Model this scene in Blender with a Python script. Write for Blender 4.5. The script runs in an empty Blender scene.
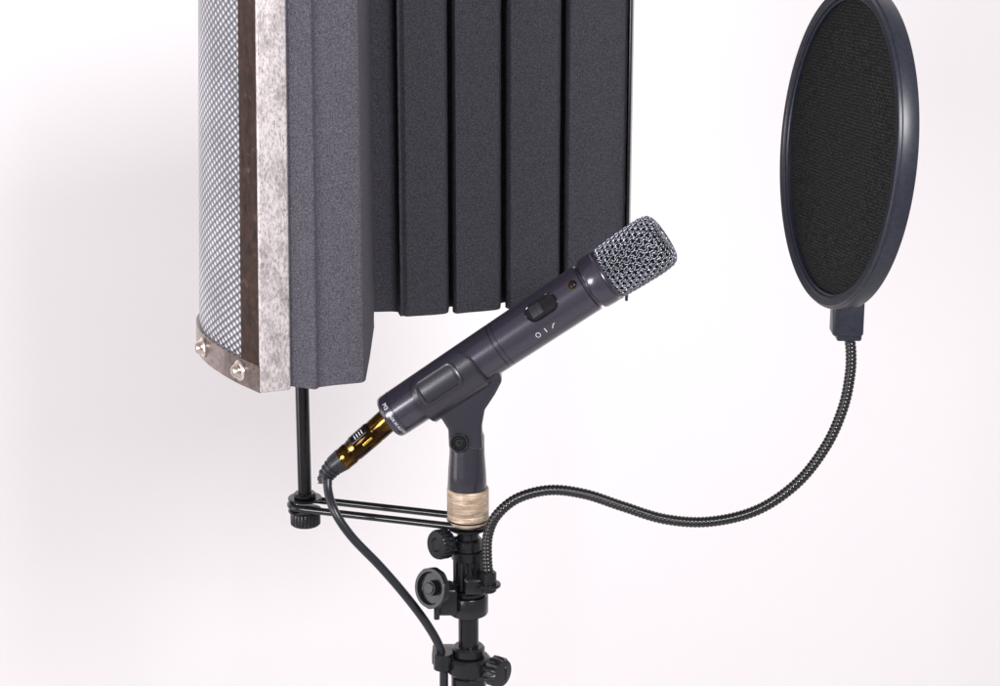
import bpy, bmesh, math, random
from mathutils import Vector, Matrix
random.seed(4)
scene = bpy.context.scene
COL = scene.collection

# ------------------------------------------------------------------ survey frame
H = 1.15                      # height of the view centre above the floor
PITCH = math.radians(16.0)
D = 1.517
FPX = 2200.0
SP, CP = math.sin(PITCH), math.cos(PITCH)
FWD = Vector((0, CP, -SP)); UP = Vector((0, SP, CP)); RIGHT = Vector((1, 0, 0))
CAM = Vector((0, 0, H)) - FWD * D

def at(px, py, y):
    """surveyed point of the set at depth y (metres)"""
    d = FWD + RIGHT * ((px - 500) / FPX) + UP * ((343 - py) / FPX)
    return CAM + d * ((y - CAM.y) / d.y)

# ------------------------------------------------------------------ materials
def new_mat(name):
    m = bpy.data.materials.new(name); m.use_nodes = True
    nt = m.node_tree
    return m, nt, nt.nodes['Principled BSDF']

def mat(name, c, rough=0.5, metal=0.0, nscale=200, namp=0.15, bump=0.05, bscale=None, c2=None, spec=0.5, ramp=(0.35, 0.65), dist=0.001, coat=0.0, crough=0.2):
    m, nt, b = new_mat(name)
    N = nt.nodes; L = nt.links
    tc = N.new('ShaderNodeTexCoord')
    nz = N.new('ShaderNodeTexNoise'); nz.inputs['Scale'].default_value = nscale; nz.inputs['Detail'].default_value = 6
    L.new(tc.outputs['Object'], nz.inputs['Vector'])
    r = N.new('ShaderNodeValToRGB')
    if c2 is None:
        c2 = tuple(min(1, x * (1 + namp)) for x in c); c1 = tuple(x * (1 - namp) for x in c)
    else:
        c1 = c
    r.color_ramp.elements[0].position = ramp[0]; r.color_ramp.elements[1].position = ramp[1]
    r.color_ramp.elements[0].color = (*c1, 1); r.color_ramp.elements[1].color = (*c2, 1)
    L.new(nz.outputs['Fac'], r.inputs['Fac']); L.new(r.outputs['Color'], b.inputs['Base Color'])
    b.inputs['Roughness'].default_value = rough; b.inputs['Metallic'].default_value = metal
    b.inputs['Specular IOR Level'].default_value = spec
    b.inputs['Coat Weight'].default_value = coat; b.inputs['Coat Roughness'].default_value = crough
    if bump > 0:
        n2 = N.new('ShaderNodeTexNoise'); n2.inputs['Scale'].default_value = bscale or nscale * 3; n2.inputs['Detail'].default_value = 4
        L.new(tc.outputs['Object'], n2.inputs['Vector'])
        bp = N.new('ShaderNodeBump'); bp.inputs['Strength'].default_value = bump; bp.inputs['Distance'].default_value = dist
        L.new(n2.outputs['Fac'], bp.inputs['Height']); L.new(bp.outputs['Normal'], b.inputs['Normal'])
    return m

M_wall = mat('wall_paint', (0.855, 0.812, 0.830), 0.85, nscale=2.0, c2=(0.870, 0.835, 0.850), bump=0.04, bscale=90, dist=0.002)
M_floor = mat('floor_paint', (0.6, 0.59, 0.59), 0.7, nscale=4, namp=0.05)
M_foam = mat('foam', (0.030, 0.029, 0.036), 0.95, nscale=1100, c2=(0.068, 0.066, 0.079), bump=0.6, bscale=1300, spec=0.08, ramp=(0.37, 0.66), dist=0.0008)
M_foam_lit = mat('foam_edge_lit', (0.055, 0.052, 0.066), 0.95, nscale=1000, c2=(0.136, 0.128, 0.152), bump=0.65, bscale=1300, spec=0.12, ramp=(0.37, 0.68), dist=0.0008)  # lighter copy of the foam; brightening from the key light is painted in
M_mic = mat('satin_gunmetal', (0.040, 0.034, 0.053), 0.28, 0.4, nscale=900, namp=0.10, bump=0.05, bscale=2500, dist=0.0003, coat=0.8, crough=0.14)
M_micd = mat('dark_gunmetal', (0.02, 0.02, 0.026), 0.4, 0.2, nscale=900, namp=0.1)  # darker gunmetal of the slider button
M_black = mat('black_plastic', (0.009, 0.009, 0.012), 0.24, nscale=600, namp=0.3, bump=0.12, bscale=1500, dist=0.0004)
M_clip = mat('moulded_plastic', (0.019, 0.017, 0.027), 0.28, nscale=900, namp=0.2, bump=0.15, bscale=2600, dist=0.0003, coat=0.4, crough=0.18)
M_gloss = mat('black_gloss', (0.006, 0.006, 0.008), 0.14, nscale=200, namp=0.2, bump=0.0)
M_rod = mat('black_enamel', (0.008, 0.008, 0.010), 0.16, nscale=300, namp=0.3, bump=0.03)
M_wire = mat('grille_wire', (0.30, 0.31, 0.36), 0.24, 0.9, nscale=800, namp=0.3, bump=0.0)
M_dark = mat('dark_lining', (0.005, 0.005, 0.006), 0.9, nscale=400, namp=0.3)
M_ring = mat('hoop_plastic', (0.016, 0.018, 0.030), 0.36, nscale=350, namp=0.2, bump=0.08, bscale=1200, dist=0.0004)
M_goose = mat('gooseneck_steel', (0.005, 0.005, 0.006), 0.12, 0.0, nscale=200, namp=0.3, bump=0.0, spec=0.7)
M_gold = mat('gold_highlight', (0.90, 0.55, 0.08), 0.2, 0.9, nscale=300, namp=0.15, bump=0.03)  # colour of the painted warm highlights on the plug
M_amber = mat('amber_bronze', (0.030, 0.013, 0.003), 0.10, 0.85, nscale=45, c2=(0.26, 0.13, 0.024), ramp=(0.44, 0.68), bump=0.0)
M_cable = mat('rubber_cable', (0.012, 0.013, 0.019), 0.32, nscale=500, namp=0.2, bump=0.08)
M_print = mat('white_print', (0.70, 0.70, 0.73), 0.6, nscale=500, namp=0.05, bump=0)
M_bolt = mat('copper_bolt', (0.66, 0.55, 0.51), 0.22, 0.9, nscale=250, namp=0.3, bump=0.05)

def stretched(name, ca, cb, rough, metal, scale, vec, ramp=(0.35, 0.65), bump=0.1, blotch=None, spec=0.5, bvec=(1, 1, 1)):
    m, nt, b = new_mat(name); N = nt.nodes; L = nt.links
    tc = N.new('ShaderNodeTexCoord'); mp = N.new('ShaderNodeMapping'); mp.inputs['Scale'].default_value = vec
    nz = N.new('ShaderNodeTexNoise'); nz.inputs['Scale'].default_value = scale; nz.inputs['Detail'].default_value = 8; nz.inputs['Roughness'].default_value = 0.7
    L.new(tc.outputs['Object'], mp.inputs['Vector']); L.new(mp.outputs['Vector'], nz.inputs['Vector'])
    r = N.new('ShaderNodeValToRGB'); r.color_ramp.elements[0].position = ramp[0]; r.color_ramp.elements[1].position = ramp[1]
    r.color_ramp.elements[0].color = (*ca, 1); r.color_ramp.elements[1].color = (*cb, 1)
    L.new(nz.outputs['Fac'], r.inputs['Fac'])
    out = r.outputs['Color']
    if blotch:
        mp2 = N.new('ShaderNodeMapping'); mp2.inputs['Scale'].default_value = bvec; L.new(tc.outputs['Object'], mp2.inputs['Vector'])
        n2 = N.new('ShaderNodeTexNoise'); n2.inputs['Scale'].default_value = blotch[0]; n2.inputs['Detail'].default_value = 12; n2.inputs['Roughness'].default_value = 0.85
        L.new(mp2.outputs['Vector'], n2.inputs['Vector'])
        r2 = N.new('ShaderNodeValToRGB'); r2.color_ramp.elements[0].position = blotch[2]; r2.color_ramp.elements[1].position = blotch[3]
        L.new(n2.outputs['Fac'], r2.inputs['Fac'])
        mx = N.new('ShaderNodeMix'); mx.data_type = 'RGBA'
        L.new(r2.outputs['Color'], mx.inputs['Factor']); L.new(out, mx.inputs['A']); mx.inputs['B'].default_value = (*blotch[1], 1)
        out = mx.outputs['Result']
    L.new(out, b.inputs['Base Color'])
    b.inputs['Roughness'].default_value = rough; b.inputs['Metallic'].default_value = metal; b.inputs['Specular IOR Level'].default_value = spec
    bp = N.new('ShaderNodeBump'); bp.inputs['Strength'].default_value = bump; bp.inputs['Distance'].default_value = 0.0005
    L.new(nz.outputs['Fac'], bp.inputs['Height']); L.new(bp.outputs['Normal'], b.inputs['Normal'])
    return m
M_strip = stretched('brushed_aluminium', (0.20, 0.175, 0.178), (0.68, 0.62, 0.625), 0.38, 0.3, 900, (1, 1, 0.35), bump=0.25, ramp=(0.33, 0.53), blotch=(60, (0.24, 0.205, 0.205), 0.49, 0.64), bvec=(1, 1, .6))
M_brown = stretched('tarnished_bronze', (0.012, 0.005, 0.003), (0.060, 0.028, 0.019), 0.34, 0.1, 160, (1, 1, 0.6), bump=0.05, blotch=(70, (0.22, 0.13, 0.095), 0.55, 0.70), spec=.15)
M_rail = stretched('tarnished_rail', (0.10, 0.07, 0.06), (0.29, 0.225, 0.205), 0.26, 0.4, 40, (1, 1, 2), bump=0.05, blotch=(45, (0.05, 0.027, 0.020), 0.50, 0.64))
M_collar = stretched('brushed_brass_collar', (0.24, 0.165, 0.11), (0.60, 0.47, 0.36), 0.42, 0.2, 160, (0.6, 0.6, 4), bump=0.3, blotch=(140, (0.16, 0.10, 0.07), 0.55, 0.75))

def perforated():
    m, nt, b = new_mat('dimpled_steel'); N = nt.nodes; L = nt.links
    tc = N.new('ShaderNodeTexCoord'); sep = N.new('ShaderNodeSeparateXYZ'); L.new(tc.outputs['UV'], sep.inputs[0])
    def mth(op, a, bb=None):
        n = N.new('ShaderNodeMath'); n.operation = op
        for i, v in enumerate((a, bb)):
            if v is None: continue
            if isinstance(v, (int, float)): n.inputs[i].default_value = v
            else: L.new(v, n.inputs[i])
        return n.outputs[0]
    pu, pv = 0.0092, 0.0054
    def cell(offu, offv):
        u = mth('SUBTRACT', mth('FRACT', mth('ADD', mth('DIVIDE', sep.outputs[0], pu), offu)), 0.5)
        v = mth('SUBTRACT', mth('FRACT', mth('ADD', mth('DIVIDE', sep.outputs[1], pv), offv)), 0.5)
        u2 = mth('MULTIPLY', u, pu / pv * .75)
        return mth('SQRT', mth('ADD', mth('MULTIPLY', u2, u2), mth('MULTIPLY', v, v)))
    d = mth('MINIMUM', cell(0, 0), cell(0.5, 0.5))
    r = N.new('ShaderNodeValToRGB'); e = r.color_ramp.elements
    e[0].position = 0.14; e[0].color = (0.84, 0.83, 0.89, 1); e[1].position = 0.38; e[1].color = (0.15, 0.15, 0.185, 1)
    L.new(d, r.inputs['Fac'])
    nz = N.new('ShaderNodeTexNoise'); nz.inputs['Scale'].default_value = 25; nz.inputs['Detail'].default_value = 6; L.new(tc.outputs['Object'], nz.inputs['Vector'])
    mr = N.new('ShaderNodeMapRange'); mr.inputs['From Min'].default_value = .3; mr.inputs['From Max'].default_value = .7; mr.inputs['To Min'].default_value = .8; mr.inputs['To Max'].default_value = 1.1
    L.new(nz.outputs['Fac'], mr.inputs['Value'])
    vm = N.new('ShaderNodeVectorMath'); vm.operation = 'SCALE'; L.new(r.outputs['Color'], vm.inputs[0]); L.new(mr.outputs['Result'], vm.inputs['Scale'])
    L.new(vm.outputs['Vector'], b.inputs['Base Color'])
    b.inputs['Metallic'].default_value = 0.5; b.inputs['Roughness'].default_value = 0.28
    dome = mth('SUBTRACT', 1.0, mth('POWER', d, 2.0))
    bp = N.new('ShaderNodeBump'); bp.inputs['Strength'].default_value = 1.0; bp.inputs['Distance'].default_value = 0.006
    L.new(dome, bp.inputs['Height']); L.new(bp.outputs['Normal'], b.inputs['Normal'])
    return m
M_perf = perforated()

def fabric():
    m, nt, b = new_mat('nylon_mesh'); N = nt.nodes; L = nt.links
    tc = N.new('ShaderNodeTexCoord')
    cols = []
    for rot, sc in ((0.10, 150), (1.50, 150)):
        mp = N.new('ShaderNodeMapping'); mp.inputs['Rotation'].default_value = (0, 0, rot)
        L.new(tc.outputs['Object'], mp.inputs['Vector'])
        w = N.new('ShaderNodeTexWave'); w.inputs['Scale'].default_value = sc; w.inputs['Distortion'].default_value = 1.8
        w.inputs['Detail'].default_value = 2; w.inputs['Detail Scale'].default_value = 0.5
        L.new(mp.outputs['Vector'], w.inputs['Vector']); cols.append(w.outputs['Fac'])
    ad = N.new('ShaderNodeMath'); ad.operation = 'ADD'; L.new(cols[0], ad.inputs[0]); L.new(cols[1], ad.inputs[1])
    nz = N.new('ShaderNodeTexNoise'); nz.inputs['Scale'].default_value = 750; nz.inputs['Detail'].default_value = 4; L.new(tc.outputs['Object'], nz.inputs['Vector'])
    mr = N.new('ShaderNodeMapRange'); mr.inputs['From Min'].default_value = .38; mr.inputs['From Max'].default_value = .66; mr.inputs['To Min'].default_value = .05; mr.inputs['To Max'].default_value = .75
    L.new(nz.outputs['Fac'], mr.inputs['Value'])
    mu = N.new('ShaderNodeMath'); mu.operation = 'MULTIPLY'; L.new(ad.outputs[0], mu.inputs[0]); L.new(mr.outputs['Result'], mu.inputs[1])
    r = N.new('ShaderNodeValToRGB'); r.color_ramp.elements[0].color = (0.008, 0.008, 0.008, 1); r.color_ramp.elements[1].color = (0.052, 0.052, 0.052, 1)
    L.new(mu.outputs[0], r.inputs['Fac']); L.new(r.outputs['Color'], b.inputs['Base Color'])
    b.inputs['Roughness'].default_value = 0.9; b.inputs['Specular IOR Level'].default_value = 0.08
    return m
M_fabric = fabric()

# ------------------------------------------------------------------ builders
ROOTM = {}
def root(name, M, label, category):
    o = bpy.data.objects.new(name, None); COL.objects.link(o); o.empty_display_size = 0.02
    o.matrix_basis = M; ROOTM[o.name] = M.copy()
    o['label'] = label; o['category'] = category
    return o
WM = {}
def add(name, me, m, parent=None, M=Matrix.Identity(4), smooth=True, label=None, sharp=38):
    o = bpy.data.objects.new(name, me); COL.objects.link(o)
    if m: me.materials.append(m)
    if smooth:
        for p in me.polygons: p.use_smooth = True
        if sharp: me.set_sharp_from_angle(angle=math.radians(sharp))
    WM[o.name] = M.copy()
    if parent:
        o.parent = parent
        PM = ROOTM.get(parent.name) or WM[parent.name]
        o.matrix_parent_inverse = PM.inverted()
    o.matrix_basis = M
    if label: o['label'] = label
    return o

def mesh_from(verts, faces):
    me = bpy.data.meshes.new('m'); me.from_pydata([tuple(v) for v in verts], [], faces); me.update()
    bm = bmesh.new(); bm.from_mesh(me); bmesh.ops.recalc_face_normals(bm, faces=bm.faces); bm.to_mesh(me); bm.free()
    return me

def join(*mes):
    bm = bmesh.new()
    for me in mes:
        if isinstance(me, tuple):
            me, M = me; me = me.copy(); me.transform(M)
        bm.from_mesh(me)
    out = bpy.data.meshes.new('m'); bm.to_mesh(out); bm.free(); return out

def lathe(prof, seg=48, flute=None):
    """prof: (r,z). flute=(n, depth, zmin, zmax)"""
    vs = []; fs = []; rows = []
    for r, z in prof:
        if r < 1e-6:
            rows.append([len(vs)]); vs.append((0, 0, z)); continue
        row = []
        for i in range(seg):
            a = 2 * math.pi * i / seg; rr = r
            if flute and flute[2] <= z <= flute[3]:
                rr = r - flute[1] * (0.5 + 0.5 * math.cos(flute[0] * a)) 
            row.append(len(vs)); vs.append((rr * math.cos(a), rr * math.sin(a), z))
        rows.append(row)
    for A, B in zip(rows, rows[1:]):
        for i in range(seg):
            j = (i + 1) % seg
            if len(A) == 1 and len(B) == 1: continue
            if len(A) == 1: fs.append((A[0], B[i], B[j]))
            elif len(B) == 1: fs.append((A[i], B[0], A[j]))
            else: fs.append((A[i], A[j], B[j], B[i]))
    if len(rows[0]) > 1: fs.append(tuple(rows[0]))
    if len(rows[-1]) > 1: fs.append(tuple(rows[-1]))
    return mesh_from(vs, fs)

def cyl(r, z0, z1, bev=0.0006, seg=40, flute=None):
    if flute:
        fl = (flute[0], flute[1], z0 + bev * 0.5, z1 - bev * 0.5)
    else: fl = None
    return lathe([(0, z0), (r - bev, z0), (r, z0 + bev), (r, z1 - bev), (r - bev, z1), (0, z1)], seg, fl)

def axisM(origin, z, hint=Vector((0, 1, 0))):
    z = z.normalized(); y = (hint - z * hint.dot(z)).normalized(); x = y.cross(z)
    M = Matrix((x, y, z)).transposed().to_4x4(); M.translation = origin
    return M
T = Matrix.Translation

def box(sx, sy, sz, bev=0.001, seg=3):
    bm = bmesh.new(); bmesh.ops.create_cube(bm, size=1)
    for v in bm.verts: v.co = Vector((v.co.x * sx, v.co.y * sy, v.co.z * sz))
    if bev: bmesh.ops.bevel(bm, geom=bm.edges[:], offset=bev, segments=seg, affect='EDGES', profile=0.5)
    me = bpy.data.meshes.new('m'); bm.to_mesh(me); bm.free(); return me

def extrude_outline(pts, vec, bev=0.0, seg=3, cuts=0):
    """pts 3-D outline, extruded by vec"""
    n = len(pts); vs = list(pts) + [p + vec for p in pts]
    fs = [tuple(range(n)), tuple(range(n, 2 * n))] + [(i, (i + 1) % n, n + (i + 1) % n, n + i) for i in range(n)]
    me = mesh_from(vs, fs)
    if bev:
        bm = bmesh.new(); bm.from_mesh(me)
        ed = [e for e in bm.edges if e.calc_face_angle(0) > 0.9]
        bmesh.ops.bevel(bm, geom=ed, offset=bev, segments=seg, affect='EDGES', profile=0.5)
        bm.to_mesh(me); bm.free()
    return me

def spline(pts, step):
    P = [pts[0] * 2 - pts[1]] + list(pts) + [pts[-1] * 2 - pts[-2]]
    dense = []
    for i in range(1, len(P) - 2):
        for k in range(24):
            t = k / 24
            a, b, c, d = P[i - 1], P[i], P[i + 1], P[i + 2]
            dense.append(0.5 * ((2 * b) + (c - a) * t + (2 * a - 5 * b + 4 * c - d) * t * t + (3 * b - a - 3 * c + d) * t ** 3))
    dense.append(P[-2])
    out = [dense[0]]; acc = 0
    for p, q in zip(dense, dense[1:]):
        seg = (q - p).length; 
        if seg < 1e-9: continue
        pos = 0
        while acc + (seg - pos) >= step:
            pos += step - acc; acc = 0
            out.append(p.lerp(q, pos / seg))
        acc += seg - pos
    if (out[-1] - dense[-1]).length > step * 0.3: out.append(dense[-1])
    return out

def tube(path, rad, seg=14, caps=True):
    n = len(path); vs = []; fs = []
    t0 = (path[1] - path[0]).normalized()
    nrm = t0.orthogonal().normalized()
    for i, p in enumerate(path):
        t = ((path[min(i + 1, n - 1)] - path[max(i - 1, 0)])).normalized()
        nrm = (nrm - t * nrm.dot(t)).normalized(); bn = t.cross(nrm)
        r = rad(i) if callable(rad) else rad
        for k in range(seg):
            a = 2 * math.pi * k / seg
            vs.append(p + nrm * (r * math.cos(a)) + bn * (r * math.sin(a)))
    for i in range(n - 1):
        for k in range(seg):
            k2 = (k + 1) % seg
            fs.append((i * seg + k, i * seg + k2, (i + 1) * seg + k2, (i + 1) * seg + k))
    if caps:
        fs.append(tuple(range(seg))); fs.append(tuple(range((n - 1) * seg, n * seg)))
    return mesh_from(vs, fs)

# ------------------------------------------------------------------ setting
WY = 0.95
me = mesh_from([(-3, WY, 0), (3, WY, 0), (3, WY, 2.8), (-3, WY, 2.8)], [(0, 1, 2, 3)])
w = add('wall', me, M_wall, smooth=False); w['kind'] = 'structure'; w['label'] = 'plain white painted wall'
me = mesh_from([(-3, -3, 0), (3, -3, 0), (3, WY, 0), (-3, WY, 0)], [(0, 1, 2, 3)])
f = add('floor', me, M_floor, smooth=False); f['kind'] = 'structure'

# ------------------------------------------------------------------ microphone stand
SX, SY = -0.0223, -0.017
def sz(py): return at(468, py, SY).z
stand = root('microphone_stand', T((SX, SY, 0)), 'black metal microphone stand with clutch and knobs', 'microphone stand')
def S(z=0.0, dx=0, dy=0): return T((SX + dx, SY + dy, z))
add('lower_tube', cyl(0.0092, 0.12, sz(660), 0.0005), M_rod, stand, S())
add('upper_tube', cyl(0.0072, sz(665), sz(535), 0.0005), M_rod, stand, S())
z0, z1 = sz(588), sz(556)
add('clutch_sleeve', join(lathe([(0, z0), (0.0098, z0), (0.0105, z0 + .001), (0.0108, z0 + .002), (0.0108, z1 - .002), (0.0105, z1 - .001), (0.0098, z1), (0, z1)], 96, (16, 0.0012, z0 + .0015, z1 - .0015)),
    cyl(0.0118, sz(558), sz(549)), cyl(0.0100, sz(549.5), sz(538), 0.001), cyl(0.0078, sz(538), sz(527), .0008), cyl(0.0120, sz(594), sz(588), 0.0012)), M_black, stand, S())
cl = add('height_clamp', join(cyl(0.0155, sz(672), sz(655), 0.002), cyl(0.0115, sz(655), sz(645), 0.0015), cyl(0.0125, sz(690), sz(673), 0.0015),
    (box(0.024, 0.016, 0.012, 0.002), T((0.016, -0.004, sz(667))))), M_black, stand, S())
kd = axisM(at(487, 668, SY - .004), Vector((0.8, -0.6, 0.0)))
add('clamp_knob', join(cyl(0.0045, -0.004, 0.004), lathe([(0, .003), (.0085, .003), (.0110, .005), (.0110, .012), (.0095, .0145), (0, .015)], 72, (14, .0012, .004, .013))), M_black, stand, kd)
hk = at(443, 660, SY - .006)
add('cable_hook', join((box(0.018, 0.018, 0.010, 0.002), T(hk + Vector((.001, .012, -.001)))), (lathe([(.0046, -.006), (.0068, -.006), (.0068, .006), (.0046, .006)], 32), T(hk))), M_black, stand)
add('base_hub', cyl(0.018, 0.11, 0.16, 0.003), M_black, stand, S())
add('leg_collar', cyl(0.015, 0.30, 0.33, 0.003), M_black, stand, S())
for k in range(3):
    a = math.radians(90 + 120 * k); dv = Vector((math.cos(a), math.sin(a), 0)); c = Vector((SX, SY, 0))
    add('leg', join(tube([c + dv * .014 + Vector((0, 0, .315)), c + dv * .28 + Vector((0, 0, .012))], 0.007, 16),
                    tube([c + dv * .012 + Vector((0, 0, .135)), c + dv * .15 + Vector((0, 0, .165))], 0.005, 12),
                    (lathe([(0, 0), (.009, 0), (.011, .004), (.011, .016), (.008, .022), (0, .022)], 24), T(c + dv * .285))), M_rod, stand)

# ------------------------------------------------------------------ microphone
A = at(389, 418, -0.016); B = at(664, 237, -0.024)
ax = (B - A).normalized(); LM = (B - A).length
MM = axisM(A, ax, FWD)
mic = root('microphone', MM, 'dark grey handheld condenser microphone held in a clip', 'microphone')
k = LM / 0.228
Zb = lambda z: z * k
R0, R1 = 0.0158, 0.0175
def rb(z): return R0 + (R1 - R0) * min(1, max(0, z / 0.168))
prof = [(0, 0), (.0115, 0), (.0143, .0002), (.0153, .0010), (rb(.003), .003)]
def groove(z, d=.0007, w=.0006): return [(rb(z) , z - w), (rb(z) - d, z - w * .5), (rb(z) - d, z + w * .5), (rb(z), z + w)]
prof += groove(.0090, .0004, .0004) + groove(.093) + groove(.0965, .0005, .0005)
prof += [(rb(.166), .166), (rb(.166) - .0016, .1668), (rb(.166) - .0016, .1684), (.0180, .1692), (.0187, .171), (.0190, .176), (.0190, .1800), (.0182, .1808), (.0180, .1816), (.0188, .1822), (.0188, .1834), (.0172, .184), (0, .184)]
add('microphone_body', lathe([(r, Zb(z)) for r, z in prof], 96), M_mic, mic, MM)

def wrap(u, v, h, z0, th0, R):
    th = th0 + v / R
    return Vector(((R + h) * math.sin(th), -(R + h) * math.cos(th), z0 + u))
def rrect(hw, hh, c, n=10):
    c = min(c, hw - 1e-5, hh - 1e-5); out = []
    for cx, cy, a0 in ((hw - c, hh - c, 0), (-hw + c, hh - c, 90), (-hw + c, -hh + c, 180), (hw - c, -hh + c, 270)):
        for i in range(n + 1):
            a = math.radians(a0 + 90 * i / n); out.append((cx + c * math.cos(a), cy + c * math.sin(a)))
    res = []
    for i, p in enumerate(out):
        q = out[(i + 1) % len(out)]; m = 5 if (i % (n + 1)) == n else 1
        for j in range(m): res.append((p[0] + (q[0] - p[0]) * j / m, p[1] + (q[1] - p[1]) * j / m))
    return res
def patch(hw, hh, c, z0, th0, R, steps):
    vs = []; fs = []; n = None
    for d, h in steps:
        ring = rrect(hw - d, hh - d, max(c - d, 0.0003)); n = len(ring)
        vs += [wrap(u, v, h, z0, th0, R) for u, v in ring]
    for i in range(len(steps) - 1):
        for j in range(n):
            j2 = (j + 1) % n; fs.append((i * n + j, i * n + j2, (i + 1) * n + j2, (i + 1) * n + j))
    d, h = steps[-1]; base = (len(steps) - 1) * n
    last = rrect(hw - d, hh - d, max(c - d, 0.0003)); start = base
    for s in (0.66, 0.33):
        b0 = len(vs); vs += [wrap(u * s, v * s, h, z0, th0, R) for u, v in last]
        for j in range(n):
            j2 = (j + 1) % n; fs.append((start + j, start + j2, b0 + j2, b0 + j))
        start = b0
    cidx = len(vs); vs.append(wrap(0, 0, h, z0, th0, R))
    for j in range(n): fs.append((start + j, start + (j + 1) % n, cidx))
    return mesh_from(vs, fs)

zs = Zb(.1345); ths = math.radians(-20)
sw = add('power_switch', patch(.0125, .0072, .0070, zs, ths, rb(.135), [(0, -.0004), (0.0002, .0007), (.0008, .0009), (.0012, .0006), (.0015, .0002)]), M_gloss, mic, MM)
add('slider_button', join(patch(.0046, .0044, .0012, zs - .004, ths, rb(.135), [(0, 0), (0.0002, .0016), (.0007, .0020)]),
     patch(.0006, .0040, .0003, zs - .004, ths, rb(.135) + .0017, [(0, 0), (0.0001, .0008)]),
     patch(.0006, .0040, .0003, zs - .0015, ths, rb(.135) + .0015, [(0, 0), (0.0001, .0008)]),
     patch(.0006, .0040, .0003, zs - .0065, ths, rb(.135) + .0015, [(0, 0), (0.0001, .0008)])), M_micd, sw, MM)
led = add('indicator_lamp', patch(.0033, .0033, .0033, Zb(.1605), math.radians(-24), rb(.16), [(0, -.0003), (0.0002, .0005), (.0007, .0005), (.0010, .0001)]), M_amber, mic, MM)
add('lamp_lens', patch(.0023, .0023, .0023, Zb(.1605), math.radians(-24), rb(.16), [(0, 0), (0.0003, .0004), (.0009, .0007)]), M_gloss, led, MM)

def text_mesh(s, size):
    cu = bpy.data.curves.new('t', 'FONT'); cu.body = s; cu.size = size; cu.align_x = 'CENTER'; cu.align_y = 'CENTER'
    o = bpy.data.objects.new('t', cu); COL.objects.link(o)
    bpy.context.view_layer.update()
    dg = bpy.context.evaluated_depsgraph_get()
    me = bpy.data.meshes.new_from_object(o.evaluated_get(dg)); bpy.data.objects.remove(o)
    bm = bmesh.new(); bm.from_mesh(me); bmesh.ops.triangulate(bm, faces=bm.faces[:])
    bmesh.ops.subdivide_edges(bm, edges=[e for e in bm.edges if e.calc_length() > size * .3], cuts=2)
    bm.to_mesh(me); bm.free(); me.materials.clear()
    return me
def wrapped_text(s, size, z0, th, along):
    me = text_mesh(s, size); R = rb(z0)
    for v in me.vertices:
        x, y = v.co.x, v.co.y
        v.co = wrap(x, -y, .00016, Zb(z0), th, R) if along else wrap(y, x, .00016, Zb(z0), th, R)
    return me
def line_mark(pts, zc, th, wd=.00019):
    vs = []; fs = []; R = rb(zc)
    for (x0, y0), (x1, y1) in zip(pts, pts[1:]):
        dx, dy = x1 - x0, y1 - y0; l = math.hypot(dx, dy); nx, ny = -dy / l * wd, dx / l * wd
        b = len(vs)
        for x, y in ((x0 - nx, y0 - ny), (x1 - nx, y1 - ny), (x1 + nx, y1 + ny), (x0 + nx, y0 + ny)):
            vs.append(wrap(x, y, .00014, Zb(zc), th, R))
        fs.append((b, b + 1, b + 2, b + 3))
    return mesh_from(vs, fs)
TH_M = math.radians(30)
circ = [(.0015 * math.cos(math.radians(a)), .0018 * math.sin(math.radians(a))) for a in range(0, 361, 20)]
add('switch_marking', join(line_mark(circ, .1222, TH_M), line_mark([(0, -.0018), (0, .0018)], .1283, TH_M, .00026), line_mark([(-.0014, .0017), (.0004, -.0007), (.0018, -.0009)], .1343, TH_M, .00022)), M_print, mic, MM, smooth=False)
add('maker_print', join(wrapped_text('M3', .0042, .0056, math.radians(-30), False), wrapped_text('MADE IN AUSTRALIA', .0027, .0056, math.radians(34), False)), M_print, mic, MM, smooth=False)

# grille -------------------------------------------------------
gz0 = .1830
gp = [Vector((r, z, 0)) for r, z in [(.0180, gz0), (.0186, .188), (.0191, .196), (.0195, .206), (.0196, .214), (.0192, .2205), (.0180, .2252), (.0150, .2278), (.0105, .2288), (.004, .2291)]]
gd = spline(gp, .0006)
def gprof(s):
    i = s / .0006; a = int(min(len(gd) - 2, max(0, i))); return gd[a].lerp(gd[a + 1], min(1, max(0, i - a)))
GL = (len(gd) - 1) * .0006
# crimped wires in rings, woven with crimped wires running along the head
wires = []
NR = 44; rows_ = 15
for q in range(rows_):
    s0 = GL * .90 * (q + .6) / rows_
    path = []
    m = NR * 8
    for j in range(m):
        th = 2 * math.pi * j / m
        ph = NR / 2 * th + math.pi * (q % 2)
        p = gprof(s0 + .00085 * math.sin(ph * 2) * (1 if q % 2 else -1))
        rr = p.x + .00035 * math.cos(ph)
        path.append(Vector((rr * math.sin(th), -rr * math.cos(th), Zb(p.y))))
    path.append(path[0].copy())
    wires.append(tube(path, .00042, 6, False))
for i in range(NR):
    th0 = 2 * math.pi * i / NR; path = []
    smax = GL * (.95 if i % 2 == 0 else .80)
    m = 90
    for j in range(m + 1):
        s = smax * j / m; p = gprof(s)
        ph = math.pi * (s / (GL * .90) * rows_ - .6) + math.pi * (i % 2)
        rr = p.x - .00038 * math.cos(ph)
        th = th0 + .030 * math.sin(ph)
        path.append(Vector((rr * math.sin(th), -rr * math.cos(th), Zb(p.y))))
    wires.append(tube(path, .00040, 6))
gr = add('grille', join(*wires), M_wire, mic, MM, sharp=None)
add('grille_lining', lathe([(0, Zb(gz0))] + [(max(0, p.x - .0018), Zb(p.y - (.0014 if p.x < .0185 and p.y > .21 else 0))) for p in gd[::3]] + [(0, Zb(.2276))], 48), M_dark, mic, MM)

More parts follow.
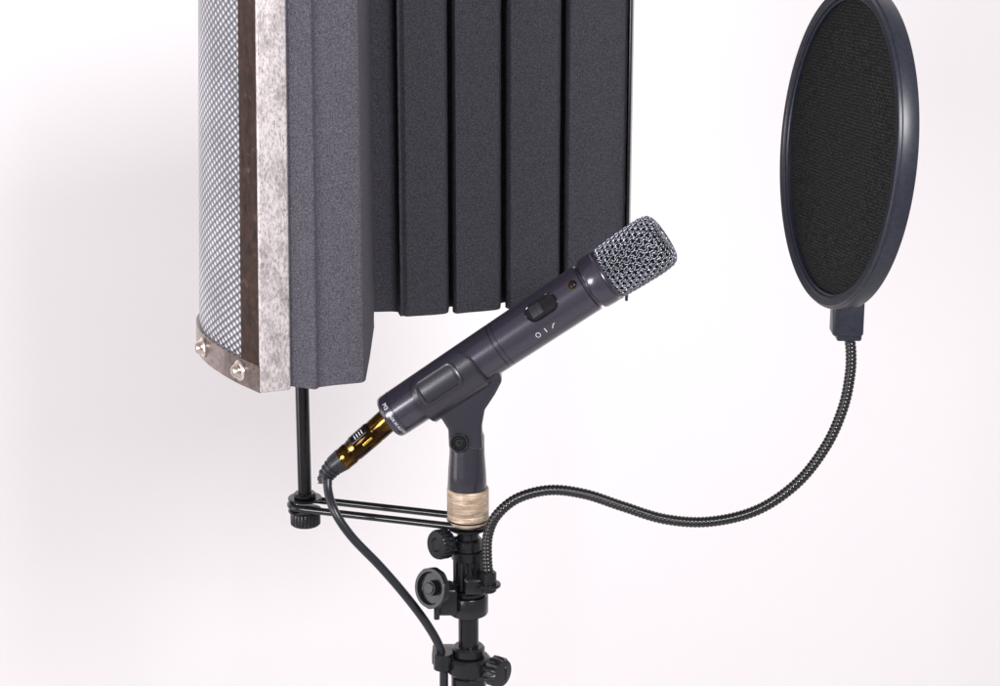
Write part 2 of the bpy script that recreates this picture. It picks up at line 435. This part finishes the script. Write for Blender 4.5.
# ------------------------------------------------------------------ clip
clip = root('microphone_clip', T(at(466, 440, SY)), 'black plastic microphone clip screwed onto the stand', 'microphone clip')
def sleeve(zA, zB, t0, t1, Ri, Ro, c):
    nu, nv = 28, 48; vs = []; fs = []
    def zlim(th):
        e = min(1.0, (th - t0) / c); e2 = math.sqrt(max(0, 1 - (1 - e) ** 2)) if e < 1 else 1
        ins = (1 - e2) * .012
        return zA + ins, zB - ins
    for R in (Ri, Ro):
        for j in range(nv + 1):
            th = t0 + (t1 - t0) * (j / nv) ** 1.4
            a, b = zlim(th)
            for i in range(nu + 1):
                z = a + (b - a) * i / nu
                vs.append((R * math.sin(th), -R * math.cos(th), z))
    S0 = (nu + 1) * (nv + 1)
    for q in (0, S0):
        for j in range(nv):
            for i in range(nu):
                b = q + j * (nu + 1) + i; fs.append((b, b + 1, b + nu + 2, b + nu + 1))
    for j in range(nv):
        for i in (0, nu):
            b = j * (nu + 1) + i; fs.append((b, b + nu + 1, b + nu + 1 + S0, b + S0))
    for i in range(nu):
        for j in (0, nv):
            b = j * (nu + 1) + i; fs.append((b, b + 1, b + 1 + S0, b + S0))
    me = mesh_from(vs, fs)
    bm = bmesh.new(); bm.from_mesh(me)
    bmesh.ops.bevel(bm, geom=[e for e in bm.edges if e.calc_face_angle(0) > 0.9], offset=.0008, segments=2, affect='EDGES'); bm.to_mesh(me); bm.free()
    return me
add('clip_sleeve', sleeve(Zb(.0265), Zb(.075), math.radians(-44), math.radians(234), .0166, .0203, math.radians(52)), M_clip, clip, MM)
add('grip_pad', patch(.0165, .0098, .0055, Zb(.047), math.radians(-2), .0201, [(0, -.0002), (.0005, .0016), (.0014, .0021), (.0026, .0018), (.0034, .0002), (.0040, -.0001)]), M_clip, clip, MM)
yz = SY - .0120
def ol(pts, y): return [at(a, b, y) for a, b in pts]
yoke = extrude_outline(ol([(437, 414), (443, 423), (448, 431), (449, 452), (483, 452), (482, 427), (485, 411), (495, 396), (503, 381), (496, 368), (470, 380), (446, 398)], yz), Vector((0, .024, 0)), .0035, 4)
add('clip_yoke', yoke, M_clip, clip)
zt, zb_ = sz(430), sz(488)
add('clip_stem', lathe([(0, zb_), (.0132, zb_), (.0137, zb_ + .001), (.0132, zb_ + .012), (.0122, zb_ + .026), (.0120, zt - .004), (.0105, zt), (0, zt + .002)], 64), M_clip, clip, T((SX - .0005, SY, 0)))
bp0 = at(459, 443, yz - .001)
BM = axisM(bp0, -FWD, Vector((0, 0, 1)))
bolt = add('pivot_bolt', join(lathe([(.0042, -.003), (.0066, -.003), (.0068, .0010), (.0062, .0022), (.0050, .0022), (.0042, .0002)], 40), lathe([(0, -.002), (.0036, -.002), (.0036, .0014), (.0030, .0024), (.0014, .0024), (.0012, .0006), (0, .0006)], 6)), M_black, clip, BM)
zc0, zc1 = sz(522), sz(487)
add('threaded_collar', lathe([(0, zc0 - .001), (.0125, zc0 - .001), (.0145, zc0 + .001), (.0146, zc0 + .007), (.0140, zc0 + .0078), (.0146, zc0 + .0086), (.0146, zc1 - .001), (.0140, zc1 - .0002), (0, zc1 - .0002)], 64), M_collar, clip, S())

# ------------------------------------------------------------------ cable with plug
cd0 = at(391, 417, -.016); cd1 = at(341, 461, -.016)
CM = axisM(cd0, cd1 - cd0, FWD); CL = (cd1 - cd0).length
cable = root('microphone_cable', CM, 'black microphone cable with dark plug, gold highlights painted on, hanging down', 'cable')
add('plug_shell', lathe([(0, .000), (.0078, .000), (.0086, .001), (.0086, CL * .30), (.0083, CL * .32), (.0086, CL * .34), (.0083, CL * .74), (.0078, CL * .76), (.0078, CL * .80), (.0082, CL * .82), (.0078, CL * .99), (0, CL)], 64), M_amber, cable, CM)
def cpatch(hw, hh, c, z, th, m, nm, R=.0084):
    add(nm, patch(hw, hh, c, z, math.radians(th), R, [(0, -.0003), (.0001, .0004), (.0004, .0005)]), m, cable, CM)
cpatch(.0080, .0050, .0022, CL * .52, 56, M_gloss, 'black_inlay')
for q in range(4):
    cpatch(.0004, .0019, .0003, CL * (.44 + q * .045), 42, M_print, 'plug_rib', .0087)
cpatch(.0044, .0008, .0007, CL * .46, -14, M_gold, 'gold_glint_long')  # gold patches here and below paint highlights onto the dark plug
cpatch(.0022, .0020, .0018, CL * .71, 12, M_gold, 'gold_glint_mid')
cpatch(.0016, .0016, .0016, CL * .90, 8, M_gold, 'gold_glint_end', .0079)
b0 = at(343, 459, -.016); b1 = at(326, 476, -.016)
bpth = spline([b0, at(334, 466, -.016), b1, at(325, 484, -.018)], .0004)
nb = len(bpth)
add('strain_relief', tube(bpth, lambda i: (.0082 - .0032 * (i / nb)) - (.0007 if (i // 4) % 2 and i > nb * .35 else 0), 24), M_cable, cable)
cp = [at(328, 474, -.017), at(328, 490, -.022), at(335, 512, -.032), at(352, 537, -.034), at(380, 566, -.032), at(406, 596, -.030), at(427, 624, -.027), at(440, 648, -.023), at(444, 672, -.022), at(444, 700, -.022)]
low = Vector((cp[-1].x, cp[-1].y, 0))
cp += [low + Vector((0, -.002, .60)), low + Vector((-.01, -.01, .35)), low + Vector((-.03, -.03, .10)), low + Vector((-.08, -.06, .012)), low + Vector((-.2, -.10, .004)), low + Vector((-.42, -.02, .004)), low + Vector((-.7, .1, .004))]
add('cable_jacket', tube(spline(cp, .004), .0031, 14), M_cable, cable)

# ------------------------------------------------------------------ acoustic shield
ZB = H - .016; ZT = ZB + .36
outer = [(-.1583, -.060), (-.1788, -.0322), (-.2000, .0050), (-.2118, .0376), (-.2155, .070), (-.207, .110), (-.178, .150), (-.130, .181), (-.070, .200), (0, .209), (.060, .214), (.1005, .217)]
oc = spline([Vector((x, y, 0)) for x, y in outer], .004)
def tang(i, c): return (c[min(i + 1, len(c) - 1)] - c[max(i - 1, 0)]).normalized()
def offs(c, d): return [p + Vector((tang(i, c).y, -tang(i, c).x, 0)) * d for i, p in enumerate(c)]
shield = root('acoustic_shield', T((-.131, .02, ZB)), 'curved perforated metal reflection shield lined with grey ridged foam', 'acoustic shield')
def flex(me):
    """the sprung panel leans in slightly towards its top on the free side"""
    for v in me.vertices:
        fct = min(1.1, max(0, (-.088 - v.co.x) / .12))
        v.co.x += (v.co.z - ZB) * .032 * fct
    return me
def ribbon(c, d0, d1, z0, z1, uv=False):
    a = offs(c, d0); b = offs(c, d1); n = len(c)
    vs = [p + Vector((0, 0, z0)) for p in a] + [p + Vector((0, 0, z1)) for p in a] + [p + Vector((0, 0, z0)) for p in b] + [p + Vector((0, 0, z1)) for p in b]
    fs = []
    for i in range(n - 1):
        fs += [(i, i + 1, n + i + 1, n + i), (2 * n + i + 1, 2 * n + i, 3 * n + i, 3 * n + i + 1), (n + i, n + i + 1, 3 * n + i + 1, 3 * n + i), (i + 1, i, 2 * n + i, 2 * n + i + 1)]
    fs += [(0, n, 3 * n, 2 * n), (n - 1, 2 * n - 1, 4 * n - 1, 3 * n - 1)]
    me = mesh_from(vs, fs)
    if uv:
        ul = me.uv_layers.new(name='UVMap')
        for lp in me.loops:
            v = lp.vertex_index; ul.data[lp.index].uv = ((v % n) * .004, me.vertices[v].co.z)
    return flex(me)
add('perforated_panel', ribbon(oc, .0, .0015, ZB + .001, ZT - .001, True), M_perf, shield)
add('corner_frame', ribbon(oc[:7], -.0016, -.0002, ZB + .0175, ZT), M_brown, shield, label='dark tarnished vertical edge strip')
add('bottom_rail', ribbon(oc, -.0022, -.0002, ZB - .001, ZB + .0175), M_rail, shield)
add('top_rail', ribbon(oc, -.0022, -.0002, ZT - .016, ZT + .001), M_rail, shield)
e0 = Vector((-.1592, -.0625, ZB - .001)); e1 = Vector((-.1395, -.0552, ZB - .001)); bk = Vector((-.0028, .0075, 0))
add('end_strip', flex(extrude_outline([e0, e1, e1 + bk, e0 + bk], Vector((0, 0, ZT - ZB + .002)), .0016, 4)), M_strip, shield, label='mottled pale aluminium end strip')
g0 = Vector((.0960, .1760, ZB - .001)); g1 = Vector((.1020, .219, ZB - .001))
add('far_end_strip', extrude_outline([g0, g0 + Vector((.0022, -.0005, 0)), g1, g1 + Vector((-.0022, .0005, 0))], Vector((0, 0, ZT - ZB)), .0005, 2), M_black, shield)

NZ = 60
def foam_prism(poly, nfront):
    vs = []; fs = []; n = len(poly)
    for kz in range(NZ + 1):
        z = ZB + .0008 + (ZT - ZB - .002) * kz / NZ
        for j, (x, y) in enumerate(poly):
            w = .00018 if j < nfront else 0
            vs.append(Vector((x + random.uniform(-w, w), y + random.uniform(-w, w), z)))
    for kz in range(NZ):
        for j in range(n):
            j2 = (j + 1) % n; fs.append((kz * n + j, kz * n + j2, (kz + 1) * n + j2, (kz + 1) * n + j))
    fs += [tuple(range(n)), tuple(range(NZ * n, NZ * n + n))]
    return flex(mesh_from(vs, fs))
inner = [(p.x, p.y) for p in offs(oc, .0022)[1:-1]]
isp = [i for i, p in enumerate(inner) if p[1] > .118][0]
blk = [(-.1395, -.0520), (-.1235, -.0590), (-.1222, -.0585), (-.1205, -.0540), (-.1195, -.0535), (-.1120, -.0500), (-.0935, -.0440), (-.0918, -.0425), (-.0908, -.0385), (-.0911, .020), (-.0922, .0960), (-.0932, .0985), (-.0990, .1000)]
add('foam_edge_block', foam_prism(blk + list(reversed(inner[:isp:2])), len(blk)), M_foam_lit, shield, label='thick grey foam block at the edge, key light painted lighter', sharp=30)
front = [(-.1030, .1010), (-.1040, .1280), (-.0980, .1370), (-.0810, .1385), (-.0768, .1370), (-.0752, .1285), (-.0740, .1245)]
panels = [((-.0740, .1245), (-.0390, .1320)), ((-.0352, .1330), (.0003, .1435)), ((.0043, .1455), (.0447, .1565)), ((.0488, .1590), (.0940, .1735))]
cw = [(.0050, .0010), (.0028, .0006), (.0038, .0010), (.0030, .0006)]
for i, (a, b) in enumerate(panels):
    ax_, ay = a; bx, by = b; c1, bu = cw[i]
    if i > 0: front += [(ax_ - .0004, ay + .020), (ax_ - .0004, ay + .0055)]
    front += [(ax_ + c1 * .35, ay + .0014), (ax_ + c1, ay - .0006), (ax_ * .65 + bx * .35, ay * .65 + by * .35 - bu), (ax_ * .35 + bx * .65, ay * .35 + by * .65 - bu), (bx - .0036, by - .0006), (bx - .0012, by + .0014), (bx + .0002, by + .0055)]
    if i < 3: front += [(bx + .0004, by + .020)]
front += [(.0950, .178), (.0985, .2135)]
add('foam_lining', foam_prism(front + list(reversed(inner[isp::2])), len(front)), M_foam, shield, label='charcoal foam in wide vertical ridges', sharp=30)

def on_rail(i, z):
    p = oc[i]; t = tang(i, oc); nrm = Vector((-t.y, t.x, 0))
    return axisM(Vector((p.x, p.y, z)) + nrm * .0022, nrm, Vector((0, 0, 1)))
for idx in (6, 22):
    bm_ = join(lathe([(0, -.001), (.0070, -.001), (.0072, .0008), (.0062, .0018), (.0050, .0020), (0, .0020)], 32), lathe([(0, .001), (.0050, .001), (.0050, .0030), (.0044, .0046), (.0030, .0058), (.0012, .0062), (0, .0063)], 32))
    add('bolt', bm_, M_bolt, shield, on_rail(idx, ZB + .009))

# support rod and arm
RX, RY = at(305, 500, .02).x, .02
def rz(py): return at(305, py, RY).z
zarm = rz(504)
add('support_rod', join(cyl(.0049, rz(500), ZB - .004, .0005, 32)), M_rod, shield, T((RX, RY, 0)))
add('mounting_plate', box(.05, .06, .004, .001), M_rod, shield, T((RX, RY + .01, ZB - .0035)))
add('rod_washer', join(cyl(.0122, zarm + .0038, zarm + .0055, .0006), cyl(.0080, zarm + .0055, zarm + .009, .001), cyl(.0122, zarm - .0055, zarm - .0038, .0006)), M_rod, shield, T((RX, RY, 0)))
kz1 = zarm - .0055
add('rod_knob', lathe([(0, kz1 - .010), (.0095, kz1 - .010), (.0108, kz1 - .009), (.0108, kz1 - .001), (.0100, kz1), (0, kz1)], 120, (24, .0009, kz1 - .0095, kz1 - .0005)), M_black, shield, T((RX, RY, 0)))
P0 = Vector((RX, RY, zarm)); P1 = Vector((SX, SY, zarm)); dr = (P1 - P0).normalized(); pr = Vector((-dr.y, dr.x, 0))
hwid = .0104
loop = []
for i in range(13):
    a = math.radians(90 + 180 * i / 12); loop.append(P0 + dr * (math.cos(a) * hwid) + pr * (math.sin(a) * hwid))
for i in range(13):
    a = math.radians(-90 + 180 * i / 12); loop.append(P1 + dr * (math.cos(a) * (hwid + .002)) + pr * (math.sin(a) * hwid))
loop.append(loop[0]); 
dense = []
for p, q in zip(loop, loop[1:]):
    m = max(1, int((q - p).length / .004))
    for j in range(m): dense.append(p.lerp(q, j / m))
dense.append(loop[0])
add('mounting_arm', tube(dense, .0026, 14, False), M_rod, shield, label='black arm of two parallel bars')
add('arm_washer', join(cyl(.0150, zarm + .0026, zarm + .0040, .0005), cyl(.0140, zarm - .0042, zarm - .0027, .0005)), M_rod, shield, S())
kk = at(447, 543, SY - .004)
KM = axisM(kk, Vector((-.72, -.60, .10)))
add('locking_knob', join(cyl(.004, -.012, .001), lathe([(0, -.001), (.0088, -.001), (.0106, .0005), (.0106, .0085), (.0096, .0100), (.0052, .0102), (.0046, .0090), (0, .0090)], 100, (20, .0009, .0, .0090))), M_black, shield, KM)

# ------------------------------------------------------------------ pop filter
PC = at(844.5, 148, -.055)
al = math.radians(78)
nv = Vector((-math.sin(al), -math.cos(al), 0.0)).normalized()
nv = (nv + Vector((0, 0, 0.09))).normalized()
PM = axisM(PC, nv, Vector((0, 0, 1)))
pop = root('pop_filter', PM, 'round black mesh pop filter on a flexible gooseneck', 'pop filter')
RO, RI, TH = .1045, .0955, .0132
h = TH / 2
add('hoop', lathe([(RI, -h + .001), (RI + .001, -h), (RO - .0012, -h), (RO - .0003, -h + .0005), (RO, -h + .0014), (RO, h - .0030), (RO - .0003, h - .0022), (RO - .0012, h - .0020), (RO - .0016, h - .0004), (RO - .0022, h), (RI + .0026, h), (RI + .0020, h - .0006), (RI + .0016, h - .0018), (RI + .0004, h - .0022), (RI - .0003, h - .003), (RI - .0003, -h + .002), (RI, -h + .001)], 220), M_ring, pop, PM, sharp=30)
add('mesh_screen', join(lathe([(0, .0030), (.03, .0028), (.06, .0022), (RI + .0004, .0012)], 96)), M_fabric, pop, PM)
add('hoop_bracket', join((box(.0205, .017, .024, .002), T(at(847, 316, PC.y) )), (box(.0165, .014, .008, .0015), T(at(848, 333, PC.y)))), M_ring, pop)
gpts = [at(849, 334, -.055), at(851, 352, -.055), at(850, 375, -.055), at(843, 408, -.055), at(826, 446, -.054), at(797, 483, -.052), at(757, 510, -.05), at(710, 521.5, -.048), at(665, 519, -.046), at(622, 506, -.045), at(585, 494, -.044), at(550, 490, -.043), at(518, 498, -.042), at(497, 515, -.041), at(488, 535, -.040), at(487, 558, -.040), at(489, 578, -.040)]
step = .00045
gpath = spline(gpts, step)
def gr_(i):
    return (.00316, .00354, .00370, .00375, .00370, .00354)[i % 6]
add('gooseneck', tube(gpath, gr_, 20), M_goose, pop, sharp=None)
ge = gpts[-1]
cp_ = add('clamp_body', join((cyl(.0052, -.010, .005, .001, 32), T(ge)), (cyl(.0082, -.006, -.0035, .0006), T(ge)), (box(.014, .020, .012, .002), T(ge + Vector((-.010, .012, -.008)))),
    (lathe([(.0105, -.007), (.0135, -.007), (.0140, -.006), (.0140, .006), (.0135, .007), (.0105, .007)], 48), T((SX, SY, sz(603)))),
    (box(.016, .018, .020, .002), T(at(446, 598, SY - .008))), (box(.004, .020, .022, .001), T(at(437, 600, SY - .012)))), M_black, pop)
kk = at(440, 587, SY - .018)
KM2 = axisM(kk, Vector((-.66, -.74, .22)))
add('clamp_knob', join(cyl(.0042, -.010, .012), lathe([(0, .003), (.006, .003), (.0130, .0050), (.0145, .006), (.0145, .0098), (.0138, .0108), (.0116, .0108), (.0108, .0074), (.0056, .0070), (.0050, .0110), (0, .0114)], 120, (10, .0004, .005, .0100))), M_black, pop, KM2)

# ------------------------------------------------------------------ lights
def area(name, loc, target, size, energy, color=(1, 1, 1), sy=None):
    l = bpy.data.lights.new(name, 'AREA'); l.energy = energy; l.color = color; l.size = size
    if sy: l.shape = 'RECTANGLE'; l.size_y = sy
    o = bpy.data.objects.new(name, l); COL.objects.link(o); o.location = loc
    o.rotation_euler = (Vector(target) - Vector(loc)).to_track_quat('-Z', 'Y').to_euler()
area('softbox_key', (0.75, -1.8, H + 1.15), (0.10, .9, H - .1), 0.6, 50, (1.0, 0.985, 0.995))
area('added_left_fill', (-1.35, -1.7, H + .2), (-.35, .9, H - .25), 0.6, 24, (1.0, 0.98, 0.99))  # unseen lamp added to lift the left side
area('added_wall_light', (-1.7, -.3, H - .1), (-.34, .95, H - .12), 1.0, 9.0, (1.0, 0.98, 0.985))  # extra unseen lamp, added to brighten the wall beside the shield
wd = bpy.data.worlds.new('World'); scene.world = wd; wd.use_nodes = True
wd.node_tree.nodes['Background'].inputs['Color'].default_value = (0.995, 0.985, 1.0, 1)
wd.node_tree.nodes['Background'].inputs['Strength'].default_value = 0.42

# ------------------------------------------------------------------ camera
cam = bpy.data.cameras.new('Camera'); co = bpy.data.objects.new('Camera', cam); COL.objects.link(co)
co.location = CAM; co.rotation_euler = (math.radians(90) - PITCH, 0, 0)
cam.sensor_width = 36; cam.lens = FPX / 1000 * 36; cam.clip_start = .05; cam.clip_end = 50
scene.camera = co
scene.view_settings.view_transform = 'Standard'; scene.view_settings.look = 'None'; scene.view_settings.exposure = 0
